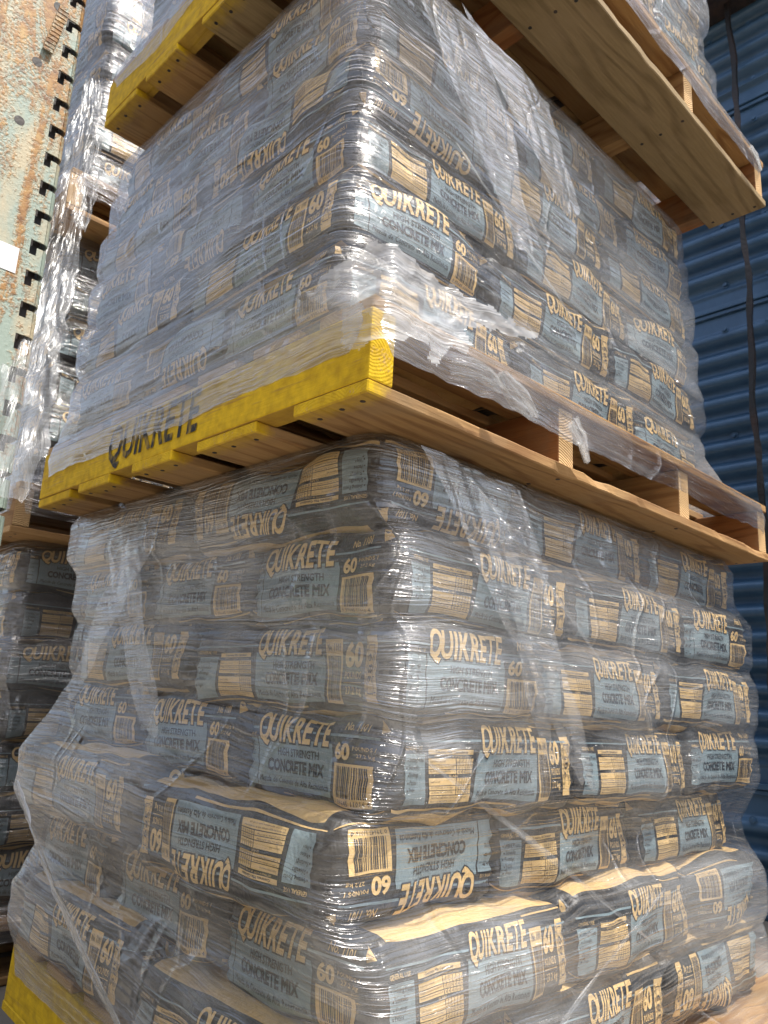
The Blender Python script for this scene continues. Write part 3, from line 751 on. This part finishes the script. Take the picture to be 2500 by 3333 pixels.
# ------------------------------------------------------------------ loose and torn film
FR = film_mat('gathered_film', base=.45, streak=.5, ang=2, crease=.5, gloss=.15, patch=.2, dens=.6)
FT = film_mat('torn_film', base=.30, streak=.6, ang=35, crease=1.2, gloss=.18, patch=.25, dens=.40, loose=True)
FD = film_mat('loose_film', base=.20, streak=.45, ang=60, crease=.9, gloss=.26, patch=.2, dens=.30, loose=True)
def crumple(name, path, widths, across, label, seed, fold=.03, nseg=90, ncr=26, mat=None, parent=None):
    """gathered film ribbon along path; 'across' = width direction, folded in and out along depth"""
    path = [Vector(p) for p in path]; V = []; UV = []; F = []
    ac = Vector(across).normalized(); L = len(path)-1; run = 0; prev = None
    for i in range(nseg+1):
        t = i/nseg*L; a = min(int(t), L-1); f = t-a
        g = lambda k: path[min(max(k, 0), L)]
        p0, p1, p2, p3 = g(a-1), g(a), g(a+1), g(a+2)
        p = .5*((2*p1)+(-p0+p2)*f+(2*p0-5*p1+4*p2-p3)*f*f+(-p0+3*p1-3*p2+p3)*f**3)
        w = widths[a]*(1-f)+widths[a+1]*f; d = (p2-p1).normalized(); nrm = d.cross(ac).normalized(); b = nrm.cross(d).normalized()
        if prev is not None: run += (p-prev).length
        prev = p
        for j in range(ncr+1):
            q = j/ncr*2-1
            e = 1+.25*noise.noise(Vector((i*.11, seed, 1 if q > 0 else 5)))
            fo = (1-abs(noise.noise(Vector((q*2.6+seed, run*7, seed))))*2.2)*fold*.6+(1-2*abs(noise.noise(Vector((q*5, run*14, seed)))))*fold*.4+noise.noise(Vector((q*12, run*26, seed)))*fold*.16
            V.append(p+b*q*w*.5*e+nrm*fo+d*noise.noise(Vector((q*5, run*22, seed+3)))*.008); UV.append((run, q*w*.9))
    for i in range(nseg):
        for j in range(ncr): a = i*(ncr+1)+j; F.append((a, a+1, a+ncr+2, a+ncr+1))
    o = mk(name, V, F, mat or FD, parent, smooth=True, uvs=UV)
    if not parent: tag(o, label, 'loose film')
    return o
AC = (.70, .72, 0)
crumple('hanging_film', [(-.640, -.200, 1.56), (-.60, -.215, 1.44), (-.575, -.228, 1.31), (-.545, -.243, 1.20), (-.505, -.265, 1.07), (-.47, -.285, .965), (-.43, -.305, .87), (-.40, -.32, .77), (-.375, -.33, .69)],
        [.03, .05, .045, .065, .075, .095, .115, .11, .07], AC, 'long crumpled clear film tail hanging from the overhead pallet beside the rusty column', 3, fold=.022, nseg=150)
crumple('hanging_film', [(-.60, -.19, 1.43), (-.585, -.20, 1.30), (-.56, -.21, 1.22)], [.012, .04, .02], AC, 'small twisted film end tucked behind the long hanging film tail', 5, fold=.015, nseg=50)
def torn_sheet():
    P = [(-.13, .945), (-.08, .962), (-.02, .968), (.04, .966), (.10, .955), (.16, .945), (.235, .926), (.215, .915), (.16, .912), (.12, .905), (.135, .885), (.118, .87), (.10, .872), (.09, .86), (.075, .842),
         (.062, .845), (.065, .866), (.04, .862), (.012, .848), (-.02, .842), (-.045, .846), (-.05, .872), (-.058, .9), (-.075, .915), (-.10, .925)]
    def inside(x, y):
        c = False
        for a, b in zip(P, P[1:]+P[:1]):
            if (a[1] > y) != (b[1] > y) and x < (b[0]-a[0])*(y-a[1])/(b[1]-a[1])+a[0]: c = not c
        return c
    g = .0032; V = []; UV = []; F = []; idx = {}
    def pt(i, j):
        if (i, j) in idx: return idx[(i, j)]
        s_, z = -.15+i*g, .83+j*g
        h = 0; sc = 1.
        for a, fr in ((.0045, 11), (.0026, 29), (.0015, 66)):
            h += a*(1-2.4*abs(noise.noise(Vector((s_*fr+z*fr*.5, z*fr*1.1-s_*fr*.25, fr)))))
        h = max(h, -.003)+.004+max(0, s_-.1)*.30+max(0, .90-z)*.12
        r_ = .02; X = .092; Y = -.118
        if s_ < -r_: p = (X+s_+.0, Y-h); y_ = p
        elif s_ < r_:
            t = (s_+r_)/(2*r_)*math.pi/2; p = (X-r_+(r_+h)*math.sin(t), Y+r_-(r_+h)*math.cos(t)) 
        else: p = (X+h, Y+s_)
        idx[(i, j)] = len(V); V.append((p[0], p[1], z+.004*noise.noise(Vector((s_*40, z*40, 7))))); UV.append((s_, z)); return idx[(i, j)]
    for i in range(125):
        for j in range(46):
            s_, z = -.15+(i+.5)*g, .83+(j+.5)*g
            if inside(s_+.007*noise.noise(Vector((s_*60, z*60, 3))), z+.008*noise.noise(Vector((s_*70, z*50, 9)))):
                F.append((pt(i, j), pt(i+1, j), pt(i+1, j+1), pt(i, j+1)))
    o = mk('torn_film', V, F, FT, smooth=True, uvs=UV)
    tag(o, 'large torn white sheet of film crumpled over the corner of the stencilled pallet', 'loose film')
torn_sheet()
crumple('torn_film', [(.082, .005, .862), (.086, .06, .872), (.086, .10, .862)], [.03, .022, .012], (0, 0, 1), 'short ragged film tatters right of the torn corner bunch', 12, fold=.012, nseg=40)
crumple('torn_film', [(.083, .10, .885), (.088, .14, .862), (.086, .17, .846)], [.012, .035, .01], (0, 0, 1), 'ragged film knot hanging left of the second stringer end', 14, fold=.014, nseg=50)
crumple('torn_film', [(.083, .27, .87), (.086, .295, .848), (.084, .31, .822)], [.03, .028, .008], (0, .3, 1), 'thin wispy film shred hanging right of the second stringer end', 15, fold=.010, nseg=50)
crumple('torn_film', [(.128, .93, 1.70), (.13, .965, 1.69), (.128, .985, 1.675)], [.012, .024, .008], (0, 0, 1), 'little crumpled film knot under the edge of the overhead pallet', 18, fold=.010, nseg=40)
crumple('film_rope', [(-.825, -.074, .300), (-.72, -.084, .25), (-.60, -.092, .19), (-.45, -.095, .12), (-.30, -.095, .05), (-.18, -.105, -.01), (-.05, -.12, -.08)],
        [.008, .014, .016, .018, .02, .022, .022], (0, -.2, 1), 'taut twisted rope of film running diagonally down the lower stack', 21, fold=.006, nseg=120, ncr=12, mat=FR)
crumple('film_rope', [(-.62, -.10, .944), (-.45, -.075, .952), (-.28, -.06, .962), (-.12, -.08, .962), (-.04, -.125, .95)],
        [.006, .012, .016, .03, .04], (0, 0, 1), 'gathered film ridge running along the left face just above the pallet', 22, fold=.007, nseg=100, ncr=12, mat=FR)
rr = random.Random(4)
for (p, q, w) in [((-.80, -.092, .30), (-.10, -.110, -.04), .010), ((.066, -.01, .42), (.062, .50, .16), .007), ((.056, .10, .74), (.058, .45, .50), .006), ((.066, .10, .02), (.066, .55, .22), .006)]:
    m_ = [p[c]*.5+q[c]*.5+(.004 if c == 2 else 0) for c in range(3)]
    crumple('film_fold', [p, m_, q], [w*.4, w*1.3, w*.5], (0, 0, 1), None, rr.random()*40, fold=.0025, nseg=70, ncr=7, mat=FD, parent=SH1)
for (p, q, w) in [((.048, .05, 1.22), (.046, .45, 1.02), .006), ((.036, -.02, 1.42), (.042, .30, 1.14), .008)]:
    m_ = [p[c]*.5+q[c]*.5 for c in range(3)]
    crumple('film_fold', [p, m_, q], [w*.4, w*1.3, w*.5], (0, 0, 1), None, rr.random()*40, fold=.0025, nseg=70, ncr=7, mat=FD, parent=SH2)
